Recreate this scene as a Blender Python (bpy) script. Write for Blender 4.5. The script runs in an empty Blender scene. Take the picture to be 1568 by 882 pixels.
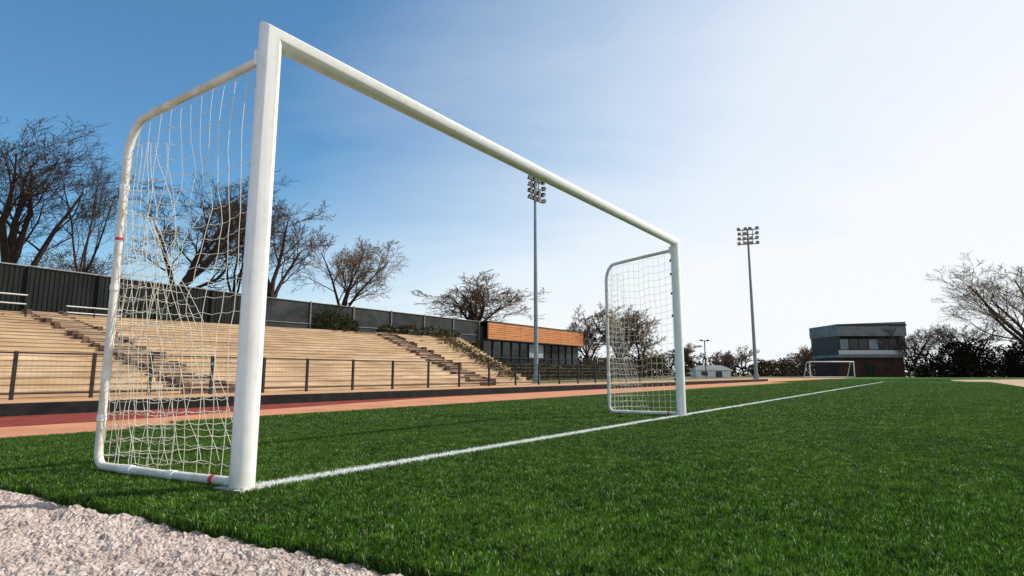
import bpy, math, random
import numpy as np
from mathutils import Vector, Matrix, noise
random.seed(7); np.random.seed(7)
S=bpy.context.scene
S.view_settings.view_transform='Standard'; S.view_settings.look='None'; S.view_settings.exposure=0
COL=S.collection
# ---------------------------------------------------------------- materials
def newmat(name):
    m=bpy.data.materials.new(name); m.use_nodes=True
    nt=m.node_tree; b=nt.nodes['Principled BSDF']; return m,nt,b
def ramp(nt,fac,stops,interp='LINEAR'):
    r=nt.nodes.new('ShaderNodeValToRGB'); r.color_ramp.interpolation=interp
    e=r.color_ramp.elements
    while len(e)>1: e.remove(e[-1])
    e[0].position=stops[0][0]; e[0].color=(*stops[0][1],1)
    for p,c in stops[1:]:
        q=e.new(p); q.color=(*c,1)
    nt.links.new(fac,r.inputs[0]); return r.outputs[0]
def pos(nt,scale=(1,1,1),rotz=0):
    g=nt.nodes.new('ShaderNodeNewGeometry'); m=nt.nodes.new('ShaderNodeMapping')
    m.vector_type='POINT'; m.inputs['Scale'].default_value=scale
    m2=nt.nodes.new('ShaderNodeVectorRotate'); m2.rotation_type='Z_AXIS'; m2.inputs['Angle'].default_value=rotz
    nt.links.new(g.outputs['Position'],m2.inputs['Vector']); nt.links.new(m2.outputs[0],m.inputs[0]); return m.outputs[0]
def noi(nt,vec,scale,detail=4,rough=.55):
    n=nt.nodes.new('ShaderNodeTexNoise'); n.inputs['Scale'].default_value=scale; n.inputs['Detail'].default_value=detail
    n.inputs['Roughness'].default_value=rough; nt.links.new(vec,n.inputs['Vector']); return n.outputs['Fac']
def bump(nt,b,h,strength,dist=.01):
    k=nt.nodes.new('ShaderNodeBump'); k.inputs['Strength'].default_value=strength; k.inputs['Distance'].default_value=dist
    nt.links.new(h,k.inputs['Height']); nt.links.new(k.outputs[0],b.inputs['Normal'])
def simple(name,c1,c2,scale=3,rough=.7,stretch=(1,1,1),rotz=0,bs=0,bd=.01,metal=0,detail=5,spec=.4):
    m,nt,b=newmat(name); v=pos(nt,stretch,rotz); f=noi(nt,v,scale,detail)
    nt.links.new(ramp(nt,f,[(.3,c1),(.7,c2)]),b.inputs['Base Color'])
    b.inputs['Roughness'].default_value=rough; b.inputs['Metallic'].default_value=metal
    b.inputs['Specular IOR Level'].default_value=spec
    if bs: bump(nt,b,noi(nt,v,scale*4,4),bs,bd)
    return m
def math_(nt,op,a,b=None,c=None):
    n=nt.nodes.new('ShaderNodeMath'); n.operation=op
    for i,x in enumerate((a,b,c)):
        if x is None: continue
        if isinstance(x,(int,float)): n.inputs[i].default_value=x
        else: nt.links.new(x,n.inputs[i])
    return n.outputs[0]
def mulcol(nt,a,b,f=1):
    mm=nt.nodes.new('ShaderNodeMix'); mm.data_type='RGBA'; mm.blend_type='MULTIPLY'; mm.inputs['Factor'].default_value=f
    nt.links.new(a,mm.inputs['A'])
    if isinstance(b,tuple): mm.inputs['B'].default_value=(*b,1)
    else: nt.links.new(b,mm.inputs['B'])
    return mm.outputs['Result']
# ---------------------------------------------------------------- mesh builder
class MB:
    def __init__(s): s.v=[]; s.f=[]; s.m=[]
    def quad(s,a,b,c,d,mi=0):
        i=len(s.v); s.v+= [tuple(a),tuple(b),tuple(c),tuple(d)]; s.f.append((i,i+1,i+2,i+3)); s.m.append(mi)
    def poly(s,pts,mi=0):
        i=len(s.v); s.v+=[tuple(p) for p in pts]; s.f.append(tuple(range(i,i+len(pts)))); s.m.append(mi)
    def box(s,c,size,ax=(1,0),mi=0,tilt=None):
        ux=Vector((ax[0],ax[1],0)).normalized(); uy=Vector((-ux.y,ux.x,0)); uz=Vector((0,0,1))
        if tilt: uz=Vector(tilt).normalized(); ux=(uy.cross(uz)).normalized()
        c=Vector(c); i=len(s.v)
        for dx in(-.5,.5):
            for dy in(-.5,.5):
                for dz in(-.5,.5):
                    s.v.append(tuple(c+ux*dx*size[0]+uy*dy*size[1]+uz*dz*size[2]))
        for f in((0,1,3,2),(4,6,7,5),(0,4,5,1),(2,3,7,6),(0,2,6,4),(1,5,7,3)):
            s.f.append(tuple(i+k for k in f)); s.m.append(mi)
    def tube(s,pts,rad,n=8,mi=0,cap=True):
        pts=[Vector(p) for p in pts]
        if not hasattr(rad,'__len__'): rad=[rad]*len(pts)
        N=len(pts); t0=(pts[1]-pts[0]).normalized()
        ref=Vector((0,0,1)) if abs(t0.z)<.9 else Vector((1,0,0))
        u=t0.cross(ref).normalized(); base=len(s.v)
        for k,p in enumerate(pts):
            if k==0: t=t0; sc=1
            elif k==N-1: t=(pts[k]-pts[k-1]).normalized(); sc=1
            else:
                a=(pts[k]-pts[k-1]).normalized(); b=(pts[k+1]-pts[k]).normalized(); t=(a+b).normalized()
                sc=1/max(.5,math.cos(a.angle(b)/2)) if (a-b).length>1e-6 else 1
                bis=(b-a)
            u=(u-t*u.dot(t)).normalized(); w=t.cross(u)
            for j in range(n):
                an=2*math.pi*j/n; o=(u*math.cos(an)+w*math.sin(an))*rad[k]
                if sc>1.0005:
                    bb=bis.normalized(); o=o+bb*(o.dot(bb))*(sc-1)
                s.v.append(tuple(p+o))
        for k in range(N-1):
            for j in range(n):
                a=base+k*n+j; b=base+k*n+(j+1)%n
                s.f.append((a,b,b+n,a+n)); s.m.append(mi)
        if cap:
            s.f.append(tuple(base+j for j in range(n))[::-1]); s.m.append(mi)
            s.f.append(tuple(base+(N-1)*n+j for j in range(n))); s.m.append(mi)
    def obj(s,name,mats,parent=None,smooth=False,bevel=0):
        me=bpy.data.meshes.new(name); me.from_pydata(s.v,[],s.f)
        for m in mats: me.materials.append(m)
        me.polygons.foreach_set('material_index',s.m)
        if smooth: me.polygons.foreach_set('use_smooth',[True]*len(s.f))
        me.update(); o=bpy.data.objects.new(name,me); COL.objects.link(o)
        if parent: o.parent=parent
        if bevel:
            b=o.modifiers.new('bevel','BEVEL'); b.width=bevel; b.segments=2; b.limit_method='ANGLE'
        if smooth:
            try:
                with bpy.context.temp_override(object=o,active_object=o,selected_objects=[o],selected_editable_objects=[o]):
                    bpy.ops.object.shade_smooth_by_angle(angle=math.radians(40))
            except Exception as e: pass
        return o
def empty(name,loc=(0,0,0)):
    o=bpy.data.objects.new(name,None); COL.objects.link(o); return o
# ---------------------------------------------------------------- camera
HC=.583
cam=bpy.data.cameras.new('camera'); co=bpy.data.objects.new('camera',cam); COL.objects.link(co)
cam.lens=20.66; cam.sensor_width=36; cam.clip_start=.05; cam.clip_end=3000
co.location=(0,0,HC); co.rotation_euler=(math.radians(98.28),0,0); S.camera=co
# ---------------------------------------------------------------- light
EL=math.radians(42); saz=Vector((.95,.30)).normalized()
D=Vector((saz.x*math.cos(EL),saz.y*math.cos(EL),math.sin(EL)))
sl=bpy.data.lights.new('sun','SUN'); sl.energy=5.0; sl.angle=math.radians(.5); sl.color=(1,.95,.87)
so=bpy.data.objects.new('sun',sl); COL.objects.link(so); so.rotation_euler=D.to_track_quat('Z','Y').to_euler()
w=bpy.data.worlds.new('World'); S.world=w; w.use_nodes=True; nt=w.node_tree
bg=nt.nodes['Background']; sky=nt.nodes.new('ShaderNodeTexSky'); sky.sky_type='NISHITA'; sky.sun_disc=False
sky.sun_elevation=EL; sky.sun_rotation=math.atan2(saz.x,saz.y); sky.air_density=1.0; sky.dust_density=.6; sky.ozone_density=1.5
tc=nt.nodes.new('ShaderNodeTexCoord'); sp=nt.nodes.new('ShaderNodeSeparateXYZ'); nt.links.new(tc.outputs['Generated'],sp.inputs[0])
zp=math_(nt,'MAXIMUM',sp.outputs[2],0)
zz=math_(nt,'ADD',zp,.22)
cx=nt.nodes.new('ShaderNodeCombineXYZ')
nt.links.new(math_(nt,'DIVIDE',sp.outputs[0],zz),cx.inputs[0]); nt.links.new(math_(nt,'DIVIDE',sp.outputs[1],zz),cx.inputs[1])
mp=nt.nodes.new('ShaderNodeMapping'); mp.inputs['Rotation'].default_value=(0,0,.5); mp.inputs['Scale'].default_value=(.4,1.1,1)
nt.links.new(cx.outputs[0],mp.inputs[0])
n1=nt.nodes.new('ShaderNodeTexNoise'); n1.inputs['Scale'].default_value=1.0; n1.inputs['Detail'].default_value=9; n1.inputs['Roughness'].default_value=.55; n1.inputs['Distortion'].default_value=.5
nt.links.new(mp.outputs[0],n1.inputs['Vector'])
hz=math_(nt,'MULTIPLY',math_(nt,'POWER',math_(nt,'SUBTRACT',1,zp),4.0),.72)
cov=math_(nt,'ADD',math_(nt,'ADD',math_(nt,'MULTIPLY',sp.outputs[0],.75),math_(nt,'MULTIPLY',n1.outputs['Fac'],.60)),hz)
cf=ramp(nt,cov,[(.12,(0,0,0)),(.40,(.36,.36,.36)),(.66,(.78,.78,.78)),(.95,(.96,.96,.96))])
mx=nt.nodes.new('ShaderNodeMix'); mx.data_type='RGBA'
skt=mulcol(nt,sky.outputs[0],(.62,1.0,1.12))
nt.links.new(cf,mx.inputs['Factor']); nt.links.new(skt,mx.inputs['A']); mx.inputs['B'].default_value=(6.75,6.95,7.1,1)
nt.links.new(mx.outputs['Result'],bg.inputs['Color']); bg.inputs['Strength'].default_value=.14
# ---------------------------------------------------------------- field frame
P0=Vector((-1.368,3.09,0)); P1=Vector((2.354,8.32,0)); E1=(P1-P0).normalized(); E2=Vector((E1.y,-E1.x,0))
def line_mask(nt):
    g=nt.nodes.new('ShaderNodeNewGeometry')
    def dotn(vec,off):
        d=nt.nodes.new('ShaderNodeVectorMath'); d.operation='DOT_PRODUCT'; nt.links.new(g.outputs['Position'],d.inputs[0]); d.inputs[1].default_value=vec
        return math_(nt,'SUBTRACT',d.outputs['Value'],off)
    a=dotn(tuple(E2),P0.dot(E2)); s=dotn(tuple(E1),P0.dot(E1))
    n=noi(nt,g.outputs['Position'],60,2)
    aa=math_(nt,'ADD',math_(nt,'ABSOLUTE',a),math_(nt,'MULTIPLY',math_(nt,'SUBTRACT',n,.5),.07))
    m1=math_(nt,'LESS_THAN',aa,.055); m2=math_(nt,'GREATER_THAN',s,.07); m3=math_(nt,'LESS_THAN',s,46)
    b=math_(nt,'LESS_THAN',math_(nt,'ABSOLUTE',math_(nt,'SUBTRACT',s,46)),.12); c=math_(nt,'GREATER_THAN',a,0)
    return math_(nt,'MAXIMUM',math_(nt,'MULTIPLY',math_(nt,'MULTIPLY',m1,m2),m3),math_(nt,'MULTIPLY',b,c))
def mixc(nt,f,a,b):
    m=nt.nodes.new('ShaderNodeMix'); m.data_type='RGBA'
    for k,x in (('Factor',f),('A',a),('B',b)):
        if isinstance(x,(tuple,)): m.inputs[k].default_value=(*x,1)
        elif isinstance(x,(int,float)): m.inputs[k].default_value=x
        else: nt.links.new(x,m.inputs[k])
    return m.outputs['Result']
m_blade,nt,b=newmat('turf_blades')
g=nt.nodes.new('ShaderNodeNewGeometry')
c=ramp(nt,g.outputs['Random Per Island'],[(0,(.018,.062,.003)),(.45,(.050,.145,.006)),(.85,(.105,.24,.014)),(.955,(.20,.34,.045)),(.972,(.55,.58,.36)),(1,(.66,.64,.5))])  # palest few blades are sun glints painted into the blade colour
pn=noi(nt,pos(nt),.7,5); c=mixc(nt,math_(nt,'MULTIPLY',ramp(nt,pn,[(.45,(0,0,0)),(.68,(1,1,1))]),.45),c,(.17,.28,.03))
pn2=noi(nt,pos(nt),26,3,.6); mulc=ramp(nt,pn2,[(.36,(.22,.25,.22)),(.5,(.85,.85,.85)),(.66,(1.4,1.4,1.35))])
c=mulcol(nt,c,mulc)
pn3=noi(nt,pos(nt),3.5,4,.6); c=mulcol(nt,c,ramp(nt,pn3,[(.35,(.66,.68,.66)),(.62,(1.12,1.1,1.1))]))
lm=line_mask(nt); c=mixc(nt,lm,c,(.80,.81,.78))
nt.links.new(c,b.inputs['Base Color']); b.inputs['Roughness'].default_value=.42; b.inputs['Specular IOR Level'].default_value=.28
tr=nt.nodes.new('ShaderNodeBsdfTranslucent'); nt.links.new(c,tr.inputs[0]); ms=nt.nodes.new('ShaderNodeMixShader'); ms.inputs[0].default_value=.3
nt.links.new(b.outputs[0],ms.inputs[1]); nt.links.new(tr.outputs[0],ms.inputs[2]); nt.links.new(ms.outputs[0],nt.nodes['Material Output'].inputs[0])
m_turf,nt,b=newmat('turf_base')
v=pos(nt); c=ramp(nt,noi(nt,v,25,5,.7),[(.3,(.018,.055,.005)),(.7,(.055,.14,.010))])
c=mixc(nt,math_(nt,'MULTIPLY',noi(nt,v,.25,3),.4),c,(.11,.20,.025))
c=mixc(nt,line_mask(nt),c,(.75,.76,.73)); nt.links.new(c,b.inputs['Base Color']); b.inputs['Roughness'].default_value=.95; b.inputs['Specular IOR Level'].default_value=.1
bump(nt,b,noi(nt,v,60,3),.8,.02)
m_ground=simple('dry_ground',(.10,.11,.05),(.22,.19,.11),.4,.95,bs=.3,spec=.1)
m_red=simple('track_red',(.16,.030,.024),(.26,.062,.045),2.5,.95,bs=.4,bd=.004,spec=.08)
m_orange=simple('track_tan',(.42,.18,.095),(.56,.27,.155),1.5,.95,bs=.4,bd=.004,spec=.08)
m_walk=simple('walkway_tan',(.42,.23,.12),(.55,.33,.18),1.2,.95,spec=.08)
m_black=simple('black_rubber',(.008,.008,.009),(.02,.02,.019),5,.8,spec=.15)
m_steelblk=simple('black_steel',(.010,.010,.011),(.025,.025,.025),9,.55,spec=.3)
m_wire=simple('fence_wire',(.10,.09,.08),(.2,.18,.15),9,.5)
m_farwalk=simple('far_track',(.34,.24,.15),(.5,.36,.24),.5,.9,spec=.1)
m_grav,nt,b=newmat('gravel')
v=pos(nt); vo=nt.nodes.new('ShaderNodeTexVoronoi'); vo.inputs['Scale'].default_value=80; nt.links.new(v,vo.inputs['Vector'])
c=ramp(nt,noi(nt,v,30,7,.75),[(.30,(.16,.11,.085)),(.42,(.48,.38,.32)),(.55,(.68,.58,.52)),(.8,(.82,.76,.71))])
sepc=nt.nodes.new('ShaderNodeSeparateColor'); nt.links.new(vo.outputs['Color'],sepc.inputs[0])
c=mixc(nt,math_(nt,'MULTIPLY',sepc.outputs[0],.4),c,(.44,.33,.27))
c=mixc(nt,math_(nt,'MULTIPLY',ramp(nt,noi(nt,v,3.2,5),[(.48,(0,0,0)),(.66,(1,1,1))]),.45),c,(.27,.19,.15))
nt.links.new(c,b.inputs['Base Color']); b.inputs['Roughness'].default_value=.95; b.inputs['Specular IOR Level'].default_value=.1
h=math_(nt,'ADD',math_(nt,'MULTIPLY',vo.outputs['Distance'],-1.2),noi(nt,v,70,5,.7)); bump(nt,b,h,1,.012)
# ---------------------------------------------------------------- ground sheets
mb=MB(); R=1500
mb.quad((-R,-R,-.07),(R,-R,-.07),(R,R,-.07),(-R,R,-.07)); mb.obj('ground',[m_ground])
TE=[(-4.62,5.44),(-3.27,7.63),(1.66,15.8),(17.3,38),(45,79)]
G1=Vector((.871,-.49)).normalized(); G2=Vector((-.49,-.871)).normalized()
near0=Vector((-5.18,4.53))-G2*.115
poly=[tuple(near0)]+TE+[(58,98),(160,98),(160,-50),tuple(near0+G1*70)]
mb=MB(); mb.poly([(x,y,0) for x,y in poly][::-1]); 
mb.quad((*near0,0),(*near0,-.065),(*(near0+G1*70),-.065),(*(near0+G1*70),0))
turf=mb.obj('artificial_turf',[m_turf])
def inpoly(x,y,P=poly):
    r=False; j=len(P)-1
    for i in range(len(P)):
        xi,yi=P[i]; xj,yj=P[j]
        if (yi>y)!=(yj>y) and x<(xj-xi)*(y-yi)/(yj-yi)+xi: r=not r
        j=i
    return r
FT=[(20,22.5),(27,33),(40,55),(70,68),(70,22)]
mb=MB(); mb.poly([(x,y,.004) for x,y in FT][::-1]); mb.obj('far_running_track',[m_farwalk])
KD=Vector((.58,.815)).normalized(); K0=Vector((-7,8.2))
def kp(t): p=K0+KD*t; return (p.x,p.y)
tein=[(-10,-3.5)]+[(-5.18,4.53)]+TE[:]
kt=[-14,-4.6,-3.4,-1,8,36,90]
fr=[.6,.6,.6,.6,.12,0,0]
mb=MB()
for i in range(len(tein)-1):
    a0,a1=Vector(tein[i]),Vector(tein[i+1]); b0,b1=Vector(kp(kt[i])),Vector(kp(kt[i+1]))
    c0=b0.lerp(a0,fr[i]); c1=b1.lerp(a1,fr[i+1])
    z=-.002
    mb.quad((*a0,z),(*a1,z),(*c1,z),(*c0,z),1)
    if fr[i]>0: mb.quad((*c0,z),(*c1,z),(*b1,z),(*b0,z),0)
mb.obj('running_track',[m_red,m_orange])
mb=MB()
a=Vector(kp(-16)); bq=Vector(kp(46)); cc=(a+bq)/2+Vector((-KD.y,KD.x))*.08
mb.box((cc.x,cc.y,.05),((bq-a).length,.14,.24),tuple(KD)); mb.obj('track_kerb',[m_black],bevel=.01)
W=Vector((.57,.82)).normalized(); Nn=Vector((-W.y,W.x))
F0=Vector((-6.9,20)); B0=Vector((-23.7,27))
mb=MB()
def fl(t,o=0): p=F0+W*t+Nn*o; return p
a,b_=Vector(kp(-16)),Vector(kp(90)); a+=Nn*.15;b_+=Nn*.15
e,f_=fl(-28,1.4),fl(70,1.4)
mb.quad((*a,-.012),(*b_,-.012),(*f_,-.012),(*e,-.012)); mb.obj('walkway',[m_walk])
al=list(np.arange(-8,1.8,.3))+list(np.arange(1.8,6.6,.0115))+list(np.arange(6.6,14,.25))
bl=list(np.arange(-.03,.95,.0115))+list(np.arange(.95,6,.2))
vs=[];fs=[]
for bb in bl:
    for aa in al:
        p=near0+G1*aa+G2*bb
        q=Vector((p.x,p.y,0))
        z=-.022+.016*noise.noise(q*2.2)+.022*noise.noise(q*7)+.018*noise.noise(q*19)+.012*noise.noise(q*55)
        if bb<.06: z-= .02*(1-bb/.06)
        vs.append((p.x,p.y,z))
na=len(al)
for j in range(len(bl)-1):
    for i in range(na-1):
        k=j*na+i; fs.append((k,k+na,k+na+1,k+1))
me=bpy.data.meshes.new('gravel_path'); me.from_pydata(vs,[],fs); me.materials.append(m_grav); me.update()
o=bpy.data.objects.new('gravel_path',me); COL.objects.link(o)
# ---------------------------------------------------------------- grass blades
def blades(pts,w,h,name,parent):
    n=len(pts); pts=np.array(pts); ang=np.random.rand(n)*2*np.pi; la=np.random.rand(n)*2*np.pi
    hh=h*(.45+.65*np.random.rand(n)); lean=hh*(.1+.6*np.random.rand(n)); ww=w*(.7+.6*np.random.rand(n))/2
    dx=np.cos(ang)*ww; dy=np.sin(ang)*ww; lx=np.cos(la)*lean; ly=np.sin(la)*lean
    V=np.zeros((n,5,3)); x,y=pts[:,0],pts[:,1]; z=pts[:,2] if pts.shape[1]>2 else np.zeros(n)
    V[:,0]=np.stack([x-dx,y-dy,z-.003],1); V[:,1]=np.stack([x+dx,y+dy,z-.003],1)
    V[:,2]=np.stack([x+dx*.9+lx*.35,y+dy*.9+ly*.35,z+hh*.6],1); V[:,3]=np.stack([x-dx*.9+lx*.35,y-dy*.9+ly*.35,z+hh*.6],1)
    V[:,4]=np.stack([x+lx,y+ly,z+hh],1)
    V=V.reshape(-1,3); base=np.arange(n)*5
    fs=[]
    for b0 in base.tolist(): fs.append((b0,b0+1,b0+2,b0+3)); fs.append((b0+3,b0+2,b0+4))
    me=bpy.data.meshes.new(name); me.from_pydata(V.tolist(),[],fs); me.materials.append(m_blade); me.update()
    o=bpy.data.objects.new(name,me); COL.objects.link(o); o.parent=parent; return o
def tiles(size,dmin,dmax,nb,w,h,name,nvar=2,xl=1.1):
    cells=[[] for _ in range(nvar)]
    ux=E1.to_2d(); uy=E2.to_2d()
    R_=int(dmax*1.6/size)+2
    for i in range(-R_,R_):
        for j in range(-R_,R_):
            p=ux*(i*size)+uy*(j*size)
            if p.y<.6: continue
            dd=p.y
            if dd<dmin or dd>=dmax or abs(p.x)>xl*p.y+size*1.2: continue
            if not inpoly(p.x,p.y) or inpoly(p.x,p.y,FT): continue
            if size<.6 or p.y<6:
                q=p-near0
                if q.dot(G2)>-size*.72: continue
            cells[random.randrange(nvar)].append(p)
    for k,cl in enumerate(cells):
        V=[];F=[]
        for p in cl:
            r=random.randrange(4)
            c4=[(-1,-1),(1,-1),(1,1),(-1,1)]; c4=c4[r:]+c4[:r]
            i=len(V)
            for a,b in c4:
                q=p+uy*(a*.1)+ux*(b*.1)
                V.append((q.x,q.y,0))
            F.append((i,i+1,i+2,i+3))
        me=bpy.data.meshes.new(name); me.from_pydata(V,[],F); me.update()
        io=bpy.data.objects.new(name,me); COL.objects.link(io); io.parent=turf
        io.instance_type='FACES'; io.show_instancer_for_render=False; io.show_instancer_for_viewport=False
        s=size*.54
        blades([((random.random()*2-1)*s,(random.random()*2-1)*s) for _ in range(nb)],w,h,name+'_tuft',io)
tiles(.25,.6,7.5,1350,.0028,.023,'grass_near',3)
tiles(1.0,7.2,20,6500,.007,.024,'grass_mid',2)
tiles(2.0,19.5,62,5000,.018,.026,'grass_far',2)
pts=[]
for _ in range(56000):
    a=random.uniform(.8,8.2); bb=-random.random()*.32+.012*noise.noise(Vector((a*14,0,0)))+.02*noise.noise(Vector((a*3,5,0)))
    p=near0+G1*a+G2*bb; pts.append((p.x,p.y,0))
for _ in range(11000):
    a=random.uniform(.8,8.2); bb=random.uniform(0,.022)+.03*noise.noise(Vector((a*5,0,0)))
    p=near0+G1*a+G2*bb; pts.append((p.x,p.y,-random.uniform(.005,.03)))
blades(pts,.003,.023,'grass_edge',turf)
# ---------------------------------------------------------------- goal
m_paint,nt,b=newmat('white_paint')
v=pos(nt); c=ramp(nt,noi(nt,v,7,6,.65),[(.25,(.74,.72,.68)),(.5,(.84,.83,.81)),(.8,(.87,.865,.85))])
v3=pos(nt,(1,1,.06)); c=mulcol(nt,c,ramp(nt,noi(nt,v3,45,4,.7),[(.3,(.86,.84,.80)),(.5,(1,1,1))]),.7)
g=nt.nodes.new('ShaderNodeNewGeometry'); sx=nt.nodes.new('ShaderNodeSeparateXYZ'); nt.links.new(g.outputs['Position'],sx.inputs[0])
dirt=math_(nt,'MULTIPLY',ramp(nt,sx.outputs[2],[(0,(1,1,1)),(.1,(0,0,0))]),noi(nt,v,30,4))
c=mixc(nt,math_(nt,'MULTIPLY',dirt,.8),c,(.3,.29,.2)); nt.links.new(c,b.inputs['Base Color'])
b.inputs['Roughness'].default_value=.34; bump(nt,b,noi(nt,v,40,4),.05,.003)
m_frame=simple('frame_paint',(.58,.52,.43),(.80,.77,.72),9,.5,bs=.2,bd=.003)
m_net=simple('net_cord',(.70,.62,.48),(.84,.79,.68),14,.8)
m_tape=simple('red_tape',(.55,.03,.02),(.6,.06,.04),9,.5)
m_clip=simple('clip_black',(.02,.02,.02),(.04,.04,.04),9,.5)
goal=empty('soccer_goal')
HZ=2.47
mb=MB(); mb.tube([P0+Vector((0,0,-.02)),P0+Vector((0,0,HZ)),P1+Vector((0,0,HZ)),P1+Vector((0,0,-.02))],.062,40)
mb.obj('posts_and_crossbar',[m_paint],goal,smooth=True)
def side(P,Q,name,seed,hook=True):
    rnd=random.Random(seed)
    L=(Q-P).length; d=(Q-P)/L
    def at(s,z,o=0): return P+d*s+E1*o+Vector((0,0,z))
    fr_=[at(.03,2.35)]
    fr_+= [at(L*.3,2.31),at(L*.6,2.265),at(L*.84,2.225)]
    for k in range(1,7):
        a=k/6*math.pi/2; fr_.append(at(L*.86+math.sin(a)*L*.14,2.22-(1-math.cos(a))*.26))
    fr_+=[at(L,1.5),at(L,.8),at(L,.12)]
    for k in range(1,5):
        a=k/4*math.pi/2; fr_.append(at(L-(1-math.cos(a))*.07,.12-math.sin(a)*.085))
    fr_+=[at(L*.5,.03),at(.05,.035)]
    mb=MB(); mb.tube(fr_,.024,14); mb.obj(name+'_frame',[m_frame],goal,smooth=True)
    mb=MB()
    mb.tube([at(L*.16,.033),at(L*.185,.033)],.0255,12,0); mb.tube([at(L,1.42),at(L,1.438)],.0255,12,0)
    mb.tube([at(L*.42,.031),at(L*.46,.031)],.029,12,1); mb.tube([at(L*.72,.031),at(L*.8,.031)],.03,12,1)
    for z in(1.1,1.75,.55,.3): mb.tube([at(L,z),at(L,z+.035)],.027,12,1)
    for z in(2.2,2.0,1.72,1.4,.9,.5): mb.box(at(.068,z),(.03,.03,.03),(d.x,d.y),2)
    mb.box(P+Vector((0,0,.006))+d*.02,(.2,.15,.014),(d.x,d.y),1)
    mb.box(P+Vector((0,0,2.35))+d*.05,(.06,.07,.09),(d.x,d.y),1)
    mb.obj(name+'_fittings',[m_tape,m_paint,m_clip],goal)
    def topz(s):
        f=s/L
        return 2.34-.15*f if f<.86 else 2.21-.3*((f-.86)/.14)**2
    curves=[]
    def warp(s,z,k):
        q=Vector((s*2.2,z*1.6,k))
        return .04*noise.noise(q+Vector((3,1,0))), .06*noise.noise(q)+.02*noise.noise(q*3), .04*noise.noise(q+Vector((0,7,2)))
    def sheet(ns,nz,fn,k,drop=0):
        grid=[]
        for i in range(ns+1):
            grid.append([fn(i/ns,j/nz) for j in range(nz+1)])
        for i in range(ns+1): curves.append(grid[i])
        for j in range(nz+1):
            row=[]
            for i in range(ns+1):
                row.append(grid[i][j])
                if i<ns:
                    m=(grid[i][j]+grid[i+1][j])/2; m=m+Vector((0,0,-.006-.008*rnd.random())); row.append(m)
            curves.append(row)
    def f1(u,v_):
        s=.07+u*(L-.08); tz=topz(s)-.02; vv=v_**.92
        z=.03+(tz-.03)*(1-vv)
        env=math.sin(math.pi*min(1,max(0,u)))*.9+.1; ez=math.sin(math.pi*min(1,v_))
        a,o,c_=warp(s,z,seed)
        return at(s+a*env,z+c_*ez*env-.04*env*(1-v_)*math.sin(u*9)**2,o*2.2*env*ez+.0)
    sheet(12,24,f1,seed)
    def f2(u,v_):
        z=.02+1.62*(1-v_); wd=.2+.5*v_
        a,o,c_=warp(u*1.3,z,seed+5)
        return at(L-.01-.30*u*v_+a*1.2*u,z-.05*u*(1-v_)+c_*v_*.7,.02+wd*u+o*1.2)
    sheet(9,20,f2,seed)
    def f3(u,v_):
        z=.02+2.05*(1-v_); wd=.10+.10*math.sin(v_*5)**2+.1*v_
        a,o,c_=warp(u*1.7,z,seed+9)
        return at(L-.01-.20*u-a*u,z+c_*.6,.015+wd*u+o*.8)
    sheet(5,26,f3,seed)
    cu=bpy.data.curves.new(name+'_net','CURVE'); cu.dimensions='3D'; cu.bevel_depth=.0018; cu.bevel_resolution=0
    for pts_ in curves:
        sp_=cu.splines.new('POLY'); sp_.points.add(len(pts_)-1)
        for i,p in enumerate(pts_): sp_.points[i].co=(p.x,p.y,p.z,1)
    cu.materials.append(m_net); o=bpy.data.objects.new(name+'_net',cu); COL.objects.link(o); o.parent=goal
side(P0,Vector((-2.497,3.655,0)),'near_side',3)
side(P1,Vector((1.43,8.8,0)),'far_side',11)
g2=empty('soccer_goal.001')
A=Vector((46.2,92,0)); Bq=Vector((53.4,92.6,0)); dd=Vector((0,1,0))
mb=MB(); mb.tube([A,A+Vector((0,0,2.4)),Bq+Vector((0,0,2.4)),Bq],.08,10)
for q in(A,Bq): mb.tube([q+Vector((0,0,2.38)),q+dd*.9+Vector((0,0,2.3)),q+dd*2+Vector((0,0,.05)),q+Vector((0,0,.05))],.05,8)
mb.tube([A+dd*2+Vector((0,0,.05)),Bq+dd*2+Vector((0,0,.05))],.05,8)
mb.obj('frame',[m_paint],g2,smooth=True)
# ---------------------------------------------------------------- fence
fence=empty('railing_fence')
tl=[-17,-15,-13,-11.2,-9.5,-7.84,-6.27,-4.93,-3.26,-1.6,0,1.95,3.92,5.95,7.96,10.17,12.4,14.6,16.8,19,21.3,23.6,26,28.4]
mb=MB(); mw=MB()
for t in tl:
    p=fl(t); mb.box((p.x,p.y,.53),(.07,.07,1.12),tuple(W))
for z,h in((1.06,.035),(.12,.035)):
    a,b_=fl(tl[0]),fl(tl[-1]); m_=(a+b_)/2; mb.box((m_.x,m_.y,z),((b_-a).length,.035,h),tuple(W))
for z in(.3,.5,.7,.88): mw.tube([(*fl(tl[0],.03),z),(*fl(tl[-1],.03),z)],.004,4)
t=tl[0]
while t<tl[-1]:
    q=fl(t,.03); mw.tube([(q.x,q.y,.13),(q.x,q.y,1.05)],.0016,3,cap=False); t+=.12
mb.obj('posts_and_rails',[m_steelblk],fence); mw.obj('wire_mesh',[m_wire],fence)
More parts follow.
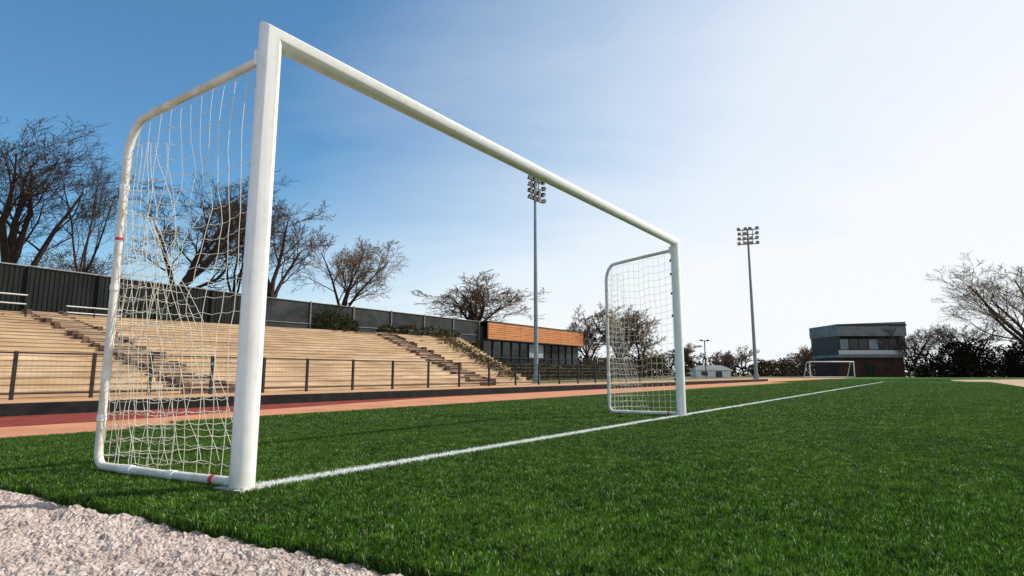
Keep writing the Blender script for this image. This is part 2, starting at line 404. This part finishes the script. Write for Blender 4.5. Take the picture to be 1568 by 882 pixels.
# ---------------------------------------------------------------- terrace
m_terr,nt,b=newmat('terrace_boards')
ra=-math.atan2(W.y,W.x)
v=pos(nt,(.15,1,1.0),ra); f1_=noi(nt,v,2.2,6,.65)
v2=pos(nt,(.25,3,9),ra); f2_=noi(nt,v2,3,5,.6)
c=ramp(nt,f1_,[(.28,(.42,.295,.18)),(.5,(.56,.42,.275)),(.72,(.68,.545,.39))])
c2=ramp(nt,f2_,[(.3,(.62,.58,.54)),(.6,(1.05,1.05,1.05))])
c=mulcol(nt,c,c2,.85)
c=mulcol(nt,c,ramp(nt,noi(nt,pos(nt),.35,5,.65),[(.3,(.74,.70,.66)),(.6,(1.05,1.05,1.05))]),.8)
nt.links.new(c,b.inputs['Base Color'])
b.inputs['Roughness'].default_value=.9; b.inputs['Specular IOR Level'].default_value=.15; bump(nt,b,f2_,.5,.03)
def tb_of(tf):
    return float(np.interp(tf,[-28,-2.76,11,15.5],[-26,1.53,23.3,33]))
def bk(t,o=0): return B0+W*t+Nn*o
K=20
def tsurf(tf,f): return fl(tf,1.0).lerp(bk(tb_of(tf)),f)
def ztop(tf): return 3.4+.011*tb_of(tf)
cols=list(np.linspace(-28,15.5,90))
mb=MB(); prof=[]
for k in range(K):
    f0=k/K; z0=k/K; z1=(k+1)/K
    prof+=[(f0,0,z0,0),(f0,0,z1,-.03),(f0,-1,z1,-.03),(f0,-1,z1,0)]
prof.append((1,0,1,0))
vs=[];fs=[]
for tf in cols:
    zt=ztop(tf)
    for (f,l,z,dz) in prof:
        p=tsurf(tf,f+l*.0013); vs.append((p.x,p.y,z*zt+dz+.025*noise.noise(Vector((tf*.9,z*20,0)))))
np_=len(prof)
for i in range(len(cols)-1):
    for j in range(np_-1):
        k=i*np_+j; fs.append((k,k+np_,k+np_+1,k+1))
mb.v=vs; mb.f=fs; mb.m=[0]*len(fs)
for j in range(np_-1):
    a=vs[(len(cols)-1)*np_+j]; b_=vs[(len(cols)-1)*np_+j+1]
    mb.quad(a,b_,(b_[0],b_[1],-.05),(a[0],a[1],-.05))
terr=mb.obj('terrace_seating',[m_terr])
m_brick=simple('stair_brick',(.045,.03,.024),(.19,.10,.06),2.5,.85,detail=6,bs=.4)
m_brick2=simple('stair_tread',(.30,.2,.13),(.45,.33,.23),3,.85)
m_leafdk=simple('shrub_leaf',(.012,.024,.006),(.045,.068,.018),2,.8,spec=.15)
m_leafbr=simple('dry_leaf',(.05,.035,.018),(.14,.09,.04),2,.9,spec=.1)
def stair(name,tf,wd):
    mb=MB(); n=30
    tb=tb_of(tf); zt=ztop(tf); run=(bk(tb)-fl(tf,1.0)).length/n
    dirn=(bk(tb)-fl(tf,1.0)).normalized()
    for k in range(n):
        f=(k+.3)/n; p=tsurf(tf,f); z=zt*(k+1.2)/n
        mb.box((p.x,p.y,z/2-.02),(run*.98,wd,z+.04),tuple(dirn),0)
        mb.box((p.x,p.y,z+.028),(run*1.03,wd+.06,.05),tuple(dirn),1)
        for sgn in(-1,1):
            if random.random()<.8:
                q=p+Vector((-dirn.y,dirn.x))*(wd/2+.14)*sgn
                hh=z+random.uniform(.02,.22)
                mb.box((q.x,q.y,hh/2),(run*random.uniform(.8,1.0),.2,hh),tuple(dirn),0)
    mb.obj(name,[m_brick,m_brick2])
stair('stone_stairway',-2.76,1.1); stair('stone_stairway',11,.9)
def leaves(mb,c,r,n,size,mi=(0,),rnd=random,squash=1):
    c=Vector(c)
    for _ in range(n):
        while True:
            d=Vector((rnd.uniform(-1,1),rnd.uniform(-1,1),rnd.uniform(-1,1)))
            if d.length<=1: break
        d=d.normalized()*(d.length**.5)
        lump=1+.45*noise.noise(c*.3+d*2.1)
        p=c+Vector((d.x*r[0],d.y*r[1],d.z*r[2]))*lump
        a=Vector((rnd.gauss(0,1),rnd.gauss(0,1),rnd.gauss(0,1))).normalized(); b_=a.orthogonal().normalized(); s=size*rnd.uniform(.5,1.3)
        e=a.cross(b_)
        mb.quad(p-b_*s,p-e*s*.6,p+b_*s,p+e*s*.6,rnd.choice(mi))
mb=MB()
for k in range(34):
    f=1-k/34*.95; p=tsurf(14.2+.7*math.sin(k*1.7)*.5,f); z=ztop(14.0)*f
    leaves(mb,(p.x,p.y,z+.02),(.8,.8,.3),200,.08,(0,1,1))
mb.obj('ivy_bank',[m_leafdk,m_leafbr])
mb=MB()
for t,h,r in((18.0,.9,.9),(19.0,1.15,1.0),(20.0,.8,.8)):
    p=bk(t,-.2); leaves(mb,(p.x,p.y,3.5+h*.6),(r,.5,h),1300,.08,(0,0,0,1))
mb.obj('evergreen_shrub',[m_leafdk,m_leafbr])
mb=MB()
for t,h,r in((24.0,.5,.8),(26.5,.6,1.2),(29,.6,1.3),(31,.5,1.2)):
    p=bk(t,-.2); leaves(mb,(p.x,p.y,3.65+h*.6),(r,.5,h),700,.09,(0,1))
mb.obj('evergreen_shrub',[m_leafdk,m_leafbr])
# ---------------------------------------------------------------- perimeter wall
m_wall=simple('corrugated_black',(.006,.009,.008),(.018,.023,.020),1.5,.7,stretch=(1,1,.3),spec=.15)
m_panel=simple('dark_panel',(.008,.012,.013),(.04,.048,.046),.8,.4,stretch=(1,1,1.5),detail=6,spec=.25)
m_cap=simple('wall_cap',(.2,.2,.19),(.34,.33,.31),3,.6)
def zb(t): return 3.4+.011*t
def wh(t): return float(np.interp(t,[0,13,36.7],[2.32,2.0,1.78]))
mb=MB(); t=-26.0; k=0; pr=None
while t<13.2:
    o=.03 if (k//2)%2 else 0
    p=bk(t,.3-o); cur=(p.x,p.y,zb(t)-.3,zb(t)+wh(t))
    if pr: mb.quad((pr[0],pr[1],pr[2]),(cur[0],cur[1],cur[2]),(cur[0],cur[1],cur[3]),(pr[0],pr[1],pr[3]),0)
    pr=cur; k+=1; t+=.08 if k%2 else .02
for t in np.arange(-26,13,3.0):
    a,b_=bk(t,.22),bk(t+3.0,.22)
    mb.quad((*a,zb(t)+wh(t)),(*b_,zb(t+3)+wh(t+3)),(*b_,zb(t+3)+wh(t+3)+.05),(*a,zb(t)+wh(t)+.05),1)
    p=bk(t,.2); mb.box((p.x,p.y,zb(t)+wh(t)/2),(.09,.09,wh(t)),tuple(W),0)
mb.obj('perimeter_wall',[m_wall,m_cap])
mb=MB(); t=13.2
while t<36.5:
    t2=min(t+3.85,36.6)
    a,b_=bk(t,.3),bk(t2,.3)
    mb.quad((*a,zb(t)-.3),(*b_,zb(t2)-.3),(*b_,zb(t2)+wh(t2)),(*a,zb(t)+wh(t)),0)
    p=bk(t,.25); mb.box((p.x,p.y,zb(t)+wh(t)/2),(.1,.1,wh(t)+.14),tuple(W),1)
    mb.tube([(*bk(t,.25),zb(t)+wh(t)),(*bk(t2,.25),zb(t2)+wh(t2))],.03,6,1)
    mb.tube([(*bk(t,.25),zb(t)+.45),(*bk(t2,.25),zb(t2)+.45)],.02,6,1)
    t=t2
mb.obj('windscreen_fence',[m_panel,m_wire])
mb=MB(); a,b_=bk(-40,.35),bk(36.6,.35); c_,d_=bk(36.6,70),bk(-40,70)
mb.quad((*a,3.2),(*b_,3.5),(*c_,3.5),(*d_,3.2)); mb.quad((*b_,3.5),(*b_,-.1),(*c_,-.1),(*c_,3.5)); mb.obj('embankment',[m_ground])
m_rail=simple('rail_white',(.55,.52,.5),(.72,.7,.68),5,.5)
for (t0,t1,o,h) in((-5,.4,-2.2,1.0),(2.2,4.6,-1.2,.75)):
    mb=MB(); z=3.05
    for tt in(t0,(t0+t1)/2,t1): mb.tube([(*bk(tt,o),z),(*bk(tt,o),z+h)],.035,8,1)
    for zz_ in(z+h,z+h*.6): mb.tube([(*bk(t0,o),zz_),(*bk(t1,o),zz_)],.03,8,0)
    mb.obj('handrail',[m_rail,m_steelblk])
# ---------------------------------------------------------------- clubhouse
m_wood=simple('orange_cladding',(.44,.15,.04),(.64,.26,.09),2,.6,stretch=(.3,.3,4),bs=.3)
m_glass=simple('dark_glass',(.010,.013,.015),(.03,.035,.04),1,.12)
m_glass2=simple('glass_painted_light',(.16,.22,.26),(.34,.4,.43),1,.3)  # light caught by a few dark panes, painted into their colour
m_dk=simple('dark_cladding',(.02,.018,.017),(.05,.045,.04),2,.6)
cb=empty('clubhouse_building')
t0,t1=36.8,56.3; L=t1-t0
def bx(mb,ta,tb,oa,ob,za,zb_,mi):
    p=bk((ta+tb)/2,(oa+ob)/2); mb.box((p.x,p.y,(za+zb_)/2),(abs(tb-ta),abs(ob-oa),zb_-za),tuple(W),mi)
mb=MB(); bx(mb,t0,t1,.3,9,-.05,5.2,0); mb.obj('walls',[m_dk],cb)
mb=MB()
n=7
for i in range(n):
    a=t0+L*i/n; b_=t0+L*(i+1)/n
    bx(mb,a+.02,b_-.02,-.5,-.35,3.95,5.57,0)
for z in np.arange(4.15,5.5,.22): bx(mb,t0,t1,-.515,-.5,z,z+.02,1)
bx(mb,t0-.1,t1+.2,-.55,9.2,5.575,5.66,1); bx(mb,t0-.05,t1+.1,-.5,.29,3.85,3.94,1)
mb.obj('fascia_and_roof',[m_wood,m_dk],cb)
mb=MB()
for i in range(12):
    a=t0+L*i/12; b_=t0+L*(i+1)/12
    bx(mb,a+.08,b_-.08,.22,.29,2.3,3.75,1 if i in(5,6) else 0)
    bx(mb,a+.08,b_-.08,.22,.29,.3,2.1,0)
    bx(mb,a-.05,a+.05,.1,.29,0,3.84,2)
bx(mb,t0,t1,.15,.29,2.12,2.28,2)
mb.obj('windows',[m_glass,m_glass2,m_steelblk],cb)
mb=MB()
for t in np.arange(33,58,1.1):
    p=bk(t,-3.5-random.random()*2); leaves(mb,(p.x,p.y,.7),(1.1,1.1,.9),260,.13,(0,1,0))
mb.obj('hedge',[m_leafdk,m_leafbr])
m_timb=simple('weathered_timber',(.06,.04,.025),(.15,.10,.06),3,.85,stretch=(3,3,.4))
mb=MB()
for k in range(20):
    x=9.2+k*.33; mb.box((x,76+k*.05,1.2+random.random()*.1),(.27,.08,2.6),(1,.15))
mb.obj('timber_fence',[m_timb])
# ---------------------------------------------------------------- floodlights
m_galv=simple('galvanised_steel',(.16,.22,.26),(.26,.32,.36),4,.5,metal=.2)
m_lamp=simple('lamp_housing',(.015,.015,.015),(.05,.05,.05),5,.5)
m_lens=simple('lamp_lens',(.25,.25,.24),(.4,.4,.38),5,.15)
def flood(x,y,H,face,rows,cols_,name='floodlight_mast'):
    e=empty(name); mb=MB(); mb.tube([(x,y,-.05),(x,y,H*.5),(x,y,H)],[.2,.15,.1],14); mb.tube([(x,y,0),(x,y,.5)],.3,12)
    mb.obj('pole',[m_galv],e,smooth=True)
    f=Vector(face).normalized(); r=Vector((-f.y,f.x)); mb=MB()
    for i in range(rows):
        z=H-.1-i*.55; a=Vector((x,y))-r*1.05; b_=Vector((x,y))+r*1.05
        mb.tube([(*a,z),(*b_,z)],.05,6,0)
        for j in range(cols_):
            if (i==1 and j==2): continue
            p=Vector((x,y))+r*(-.95+1.9*j/(cols_-1)+random.uniform(-.06,.06))+f*.14
            c=Vector((p.x,p.y,z+.14)); fd=Vector((f.x+random.uniform(-.3,.3),f.y+random.uniform(-.3,.3),-.55)).normalized()
            mb.tube([c-fd*.2,c-fd*.04,c+fd*.14],[.08,.16,.22],10,0)
            mb.tube([c+fd*.1405,c+fd*.15],[.2,.2],10,1)
            mb.box((p.x,p.y,z+.02),(.06,.06,.2),tuple(f),0)
    for s_ in(-.5,.5):
        q=Vector((x,y))+r*s_; mb.tube([(*q,H),(*q,H-1.8)],.04,6,0)
    mb.obj('lamp_rack',[m_lamp,m_lens],e)
flood(1.95,48,16.8,(.75,-.6),4,4); flood(26.7,65,16.8,(-.35,-.9),4,4)
# ---------------------------------------------------------------- press box building
m_conc=simple('concrete',(.14,.15,.15),(.25,.26,.26),.8,.85)
m_maroon=simple('maroon_base',(.035,.013,.010),(.085,.030,.022),.8,.8)
pb=empty('press_box_building'); X0,X1,Y=58.0,70.2,105
def b2(mb,xa,xb,ya,yb,za,zc,mi): mb.box(((xa+xb)/2,(ya+yb)/2,(za+zc)/2),(xb-xa,yb-ya,zc-za),(1,0),mi)
mb=MB(); b2(mb,X0+.3,X1-.3,Y+.6,Y+9,-.05,3.4,2); b2(mb,X0,X1,Y,Y+9.4,3.4,3.9,0); b2(mb,X0+.25,X1-.25,Y+1,Y+9,3.9,7.0,1)
b2(mb,X0,X0+.5,Y+.1,Y+9.3,3.9,7.2,1); b2(mb,X1-.6,X1,Y+.1,Y+9.3,3.9,7.2,0)
for za,zc,ya,mi in((7.2,9.2,Y-.2,0),):
    i=len(mb.v)
    for yv in(ya,Y+9.5):
        mb.v+=[(X0-.1,yv,za),(X1+.1,yv,za),(X1+.1,yv,9.75),(X0-.1,yv,9.3)]
    for f in((0,1,2,3),(5,4,7,6),(3,2,6,7),(0,4,5,1),(0,3,7,4),(1,5,6,2)): mb.f.append(tuple(i+q for q in f)); mb.m.append(0)
b2(mb,X0-.2,X1+.2,Y-.32,Y-.21,9.05,9.3,3)
b2(mb,X0+.1,X1-.1,Y+.02,Y+.12,3.95,4.7,4)
mb.obj('shell',[m_conc,m_dk,m_maroon,m_steelblk,m_rail],pb)
mb=MB(); n=6
for i in range(n):
    a=X0+.7+(X1-X0-1.5)*i/n; b_=X0+.7+(X1-X0-1.5)*(i+1)/n
    b2(mb,a+.08,b_-.08,Y+.9,Y+.98,4.9,6.7,1 if i in(0,3) else 0)
    b2(mb,a-.04,a+.04,Y+.85,Y+.97,3.9,7.0,2)
b2(mb,X0+5,X0+6.4,Y+.5,Y+.58,0,2.4,2)
mb.obj('windows',[m_glass,m_glass2,m_steelblk],pb)
m_white=simple('white_cladding',(.55,.55,.55),(.75,.75,.74),1,.6)
mb=MB(); b2(mb,29.5,35,95,98,-.05,1.15,0)
mb.poly([(29.2,94.8,1.15),(35.3,94.8,1.15),(34.2,96.5,1.9),(30.2,96.5,1.9)],1); mb.poly([(29.2,98.2,1.15),(30.2,96.5,1.9),(34.2,96.5,1.9),(35.3,98.2,1.15)],1)
mb.poly([(29.2,94.8,1.15),(30.2,96.5,1.9),(29.2,98.2,1.15)],1); mb.poly([(35.3,94.8,1.15),(35.3,98.2,1.15),(34.2,96.5,1.9)],1)
b2(mb,30.3,31.3,94.93,94.99,.3,.9,2); b2(mb,32.6,33.6,94.93,94.99,0,.95,2)
mb.obj('small_shed',[m_white,m_conc,m_glass])
mb=MB(); mb.tube([(29.4,90,0),(29.4,90,5.6)],.08,8); mb.tube([(28.9,90,5.5),(29.9,90,5.5)],.05,6); mb.box((28.9,90,5.6),(.4,.3,.2)); mb.box((29.9,90,5.6),(.4,.3,.2)); mb.obj('street_lamp',[m_lamp])
# ---------------------------------------------------------------- trees
m_bark=simple('bark',(.028,.020,.018),(.07,.048,.039),6,.95,spec=.1)
m_twig=simple('twig',(.05,.034,.028),(.10,.068,.052),3,.95,spec=.1)
m_twigg=simple('twig_golden',(.13,.085,.048),(.23,.15,.085),3,.95,spec=.1)
def bare_tree(name,loc,H,Wd,seed,twig=m_twig,counts=(5,6,6,6,4),trunk=.26,rs=1,tw=.009,lean=(0,0)):
    rnd=random.Random(seed); V=[];F=[];M=[]; r0=H*.0165*rs
    def branch(p,d,L,r,dep):
        nseg=5 if dep<3 else 3; n=7 if dep<2 else (4 if dep<3 else 3)
        pts=[p.copy()]; dirs=[d.copy()]; q=p.copy(); dd=d.copy()
        wob=(.07,.13,.17,.2,.2,.2)[min(dep,5)]; up=(0,.07,.06,.05,.03,.02)[min(dep,5)]
        for i in range(nseg):
            dd=(dd+Vector((rnd.gauss(0,wob),rnd.gauss(0,wob),rnd.gauss(0,wob)*.7+up))).normalized()
            q=q+dd*(L/nseg); pts.append(q.copy()); dirs.append(dd.copy())
        rend=max(tw*.4,r*(.7 if dep==0 else .25)); rads=[r+(rend-r)*i/nseg for i in range(nseg+1)]
        if dep==0: rads[0]*=1.35
        base=len(V)
        for k,(pp,t) in enumerate(zip(pts,dirs)):
            ref=Vector((0,0,1)) if abs(t.z)<.8 else Vector((1,0,0)); u=t.cross(ref).normalized(); w_=t.cross(u)
            for j in range(n):
                an=2*math.pi*j/n; V.append(pp+(u*math.cos(an)+w_*math.sin(an))*rads[k])
        for k in range(nseg):
            for j in range(n):
                a=base+k*n+j; b_=base+k*n+(j+1)%n; F.append((a,b_,b_+n,a+n)); M.append(0 if dep<3 else 1)
        if dep>=len(counts): return
        nc=counts[dep]
        for i in range(nc):
            if dep==0: f=.6+.4*i/max(1,nc-1)
            else: f=.22+.78*(i+rnd.random()*.6)/nc
            f=min(f,1.0); x=f*nseg; k=min(int(x),nseg-1); pp=pts[k].lerp(pts[k+1],x-k); t=dirs[min(k+1,nseg)]
            az=i*2.4+rnd.random()*1.2; u=t.orthogonal().normalized(); w_=t.cross(u)
            an=math.radians(rnd.uniform(12,40) if dep==0 else rnd.uniform(22,48))
            nd=(t*math.cos(an)+(u*math.cos(az)+w_*math.sin(az))*math.sin(an)).normalized()
            ratio=rnd.uniform(1.5,2.2) if dep==0 else rnd.uniform(.38,.60)*(1.15-.35*f)
            rr=(r*.55 if dep==0 else max(tw,(r+(rend-r)*f)*.5))
            branch(pp,nd,L*ratio,rr,dep+1)
    branch(Vector((0,0,0)),Vector((lean[0],lean[1],1)).normalized(),H*trunk,r0,0)
    A=np.array([tuple(q) for q in V]); h=np.percentile(A[:,2],99.9); wx=(np.percentile(A[:,0],98.5)-np.percentile(A[:,0],1.5)); wy=(np.percentile(A[:,1],98.5)-np.percentile(A[:,1],1.5))
    A[:,2]*=H/h; fz=np.clip(A[:,2]/(H*.3),0,1); sx_=1+(Wd/wx-1)*fz; sy_=1+(Wd/wy-1)*fz
    A[:,0]*=sx_; A[:,1]*=sy_
    me=bpy.data.meshes.new(name); me.from_pydata(A.tolist(),[],F); me.materials.append(m_bark); me.materials.append(twig)
    me.polygons.foreach_set('material_index',M); me.update(); o=bpy.data.objects.new(name,me); COL.objects.link(o); o.location=loc; return o
bare_tree('bare_tree',(-28.9,33,3.2),11.8,8.5,1,rs=1.2)
bare_tree('bare_tree',(-27.2,36,3.2),11.9,5.6,2,counts=(4,5,6,6,4),lean=(.15,0))
bare_tree('bare_tree',(-21.3,36,3.2),11.0,8.4,3,counts=(6,6,6,6,4),rs=1.1,trunk=.2)
bare_tree('bare_tree',(-19.3,40,3.2),11.0,5,4,counts=(4,5,6,6,4))
bare_tree('bare_tree',(-16.2,40,3.2),10.9,7.4,5,counts=(5,6,6,6,4),lean=(.1,0),trunk=.2)
bare_tree('bare_tree',(-13.4,46,3.2),8.4,7.6,6,counts=(6,6,6,6,4),twig=m_twigg,trunk=.2)
bare_tree('bare_tree',(-4.6,70,3.4),9.2,11.5,7,counts=(6,6,6,6,4),tw=.011,twig=m_twigg,trunk=.18)
bare_tree('bare_tree',(-46,55,3.2),10,10,8,counts=(6,6,6,4,3),tw=.012)
bare_tree('bare_tree',(-38,50,3.2),8,8,18,counts=(6,6,6,4,3),tw=.012)
bare_tree('bare_tree',(14.2,78,0),10,10.5,9,counts=(6,6,6,6,4),twig=m_twigg,tw=.014,trunk=.16)
bare_tree('bare_tree',(10.6,80,0),8.4,6,10,counts=(5,6,6,6,4),tw=.013,trunk=.16)
bare_tree('bare_tree',(18.2,82,0),8.8,7.5,12,counts=(5,6,6,6,4),twig=m_twigg,tw=.013,trunk=.16)
bare_tree('bare_tree',(62.0,70,0),16.2,15.5,16,counts=(6,7,6,6,4),twig=m_twigg,tw=.011,trunk=.2,rs=1.0)
bare_tree('bare_tree',(62.5,92,0),8,8,14,counts=(6,6,6,5,3),twig=m_twig,tw=.014,trunk=.2)
bare_tree('bare_tree',(78,100,0),10,12,15,counts=(6,6,6,5,3),twig=m_twig,tw=.014,trunk=.2)
for i,(x,y,h,wd) in enumerate(((60,118,6,6),(66,135,7,7),(44,125,5.5,5),(40,130,7,7),(50,128,6.5,7),(34,132,6,7))):
    bare_tree('bare_tree',(x,y,0),h,wd,30+i,counts=(5,6,5,5,3),twig=m_twigg,tw=.018,trunk=.18)
def lm_(name,cs): 
    m,nt,b=newmat(name); g=nt.nodes.new('ShaderNodeNewGeometry'); v=pos(nt)
    f=math_(nt,'ADD',math_(nt,'MULTIPLY',g.outputs['Random Per Island'],.35),math_(nt,'MULTIPLY',noi(nt,v,.12,3),.8))
    nt.links.new(ramp(nt,f,cs),b.inputs['Base Color']); b.inputs['Roughness'].default_value=1; b.inputs['Specular IOR Level'].default_value=0; return m
m_dist=lm_('distant_foliage',[(.35,(.03,.035,.018)),(.5,(.06,.045,.028)),(.6,(.13,.06,.03)),(.72,(.07,.075,.03)),(.85,(.045,.032,.028))])
m_hedge=lm_('hedge_foliage',[(.3,(.008,.008,.007)),(.6,(.022,.016,.013)),(.85,(.035,.032,.016))])
mb=MB(); rnd=random.Random(5)
x=-30
while x<190:
    y=135+rnd.uniform(-8,15); h=rnd.uniform(2.0,4.0); r=rnd.uniform(2.0,4.2)
    leaves(mb,(x,y,h*.45),(r,r,h*.85),650,.26,(0,),rnd); x+=rnd.uniform(1.4,2.6)
mb.obj('distant_tree_line',[m_dist])
mb=MB(); x=65
while x<125:
    y=90+rnd.uniform(-3,6)-(x-60)*.12; h=rnd.uniform(3.2,4.6)
    leaves(mb,(x,y,h*.55),(2.4,2.2,h*.75),1700,.18,(0,),rnd); x+=rnd.uniform(1.2,2.0)
mb.obj('hedgerow',[m_hedge])
mb=MB()
for k in range(9):
    leaves(mb,(9.5+k*1.35,84+rnd.uniform(-2,2),1.2),(1.5,1.5,1.3+rnd.random()),600,.14,(0,),rnd)
mb.obj('thicket',[m_dist])
print('done')
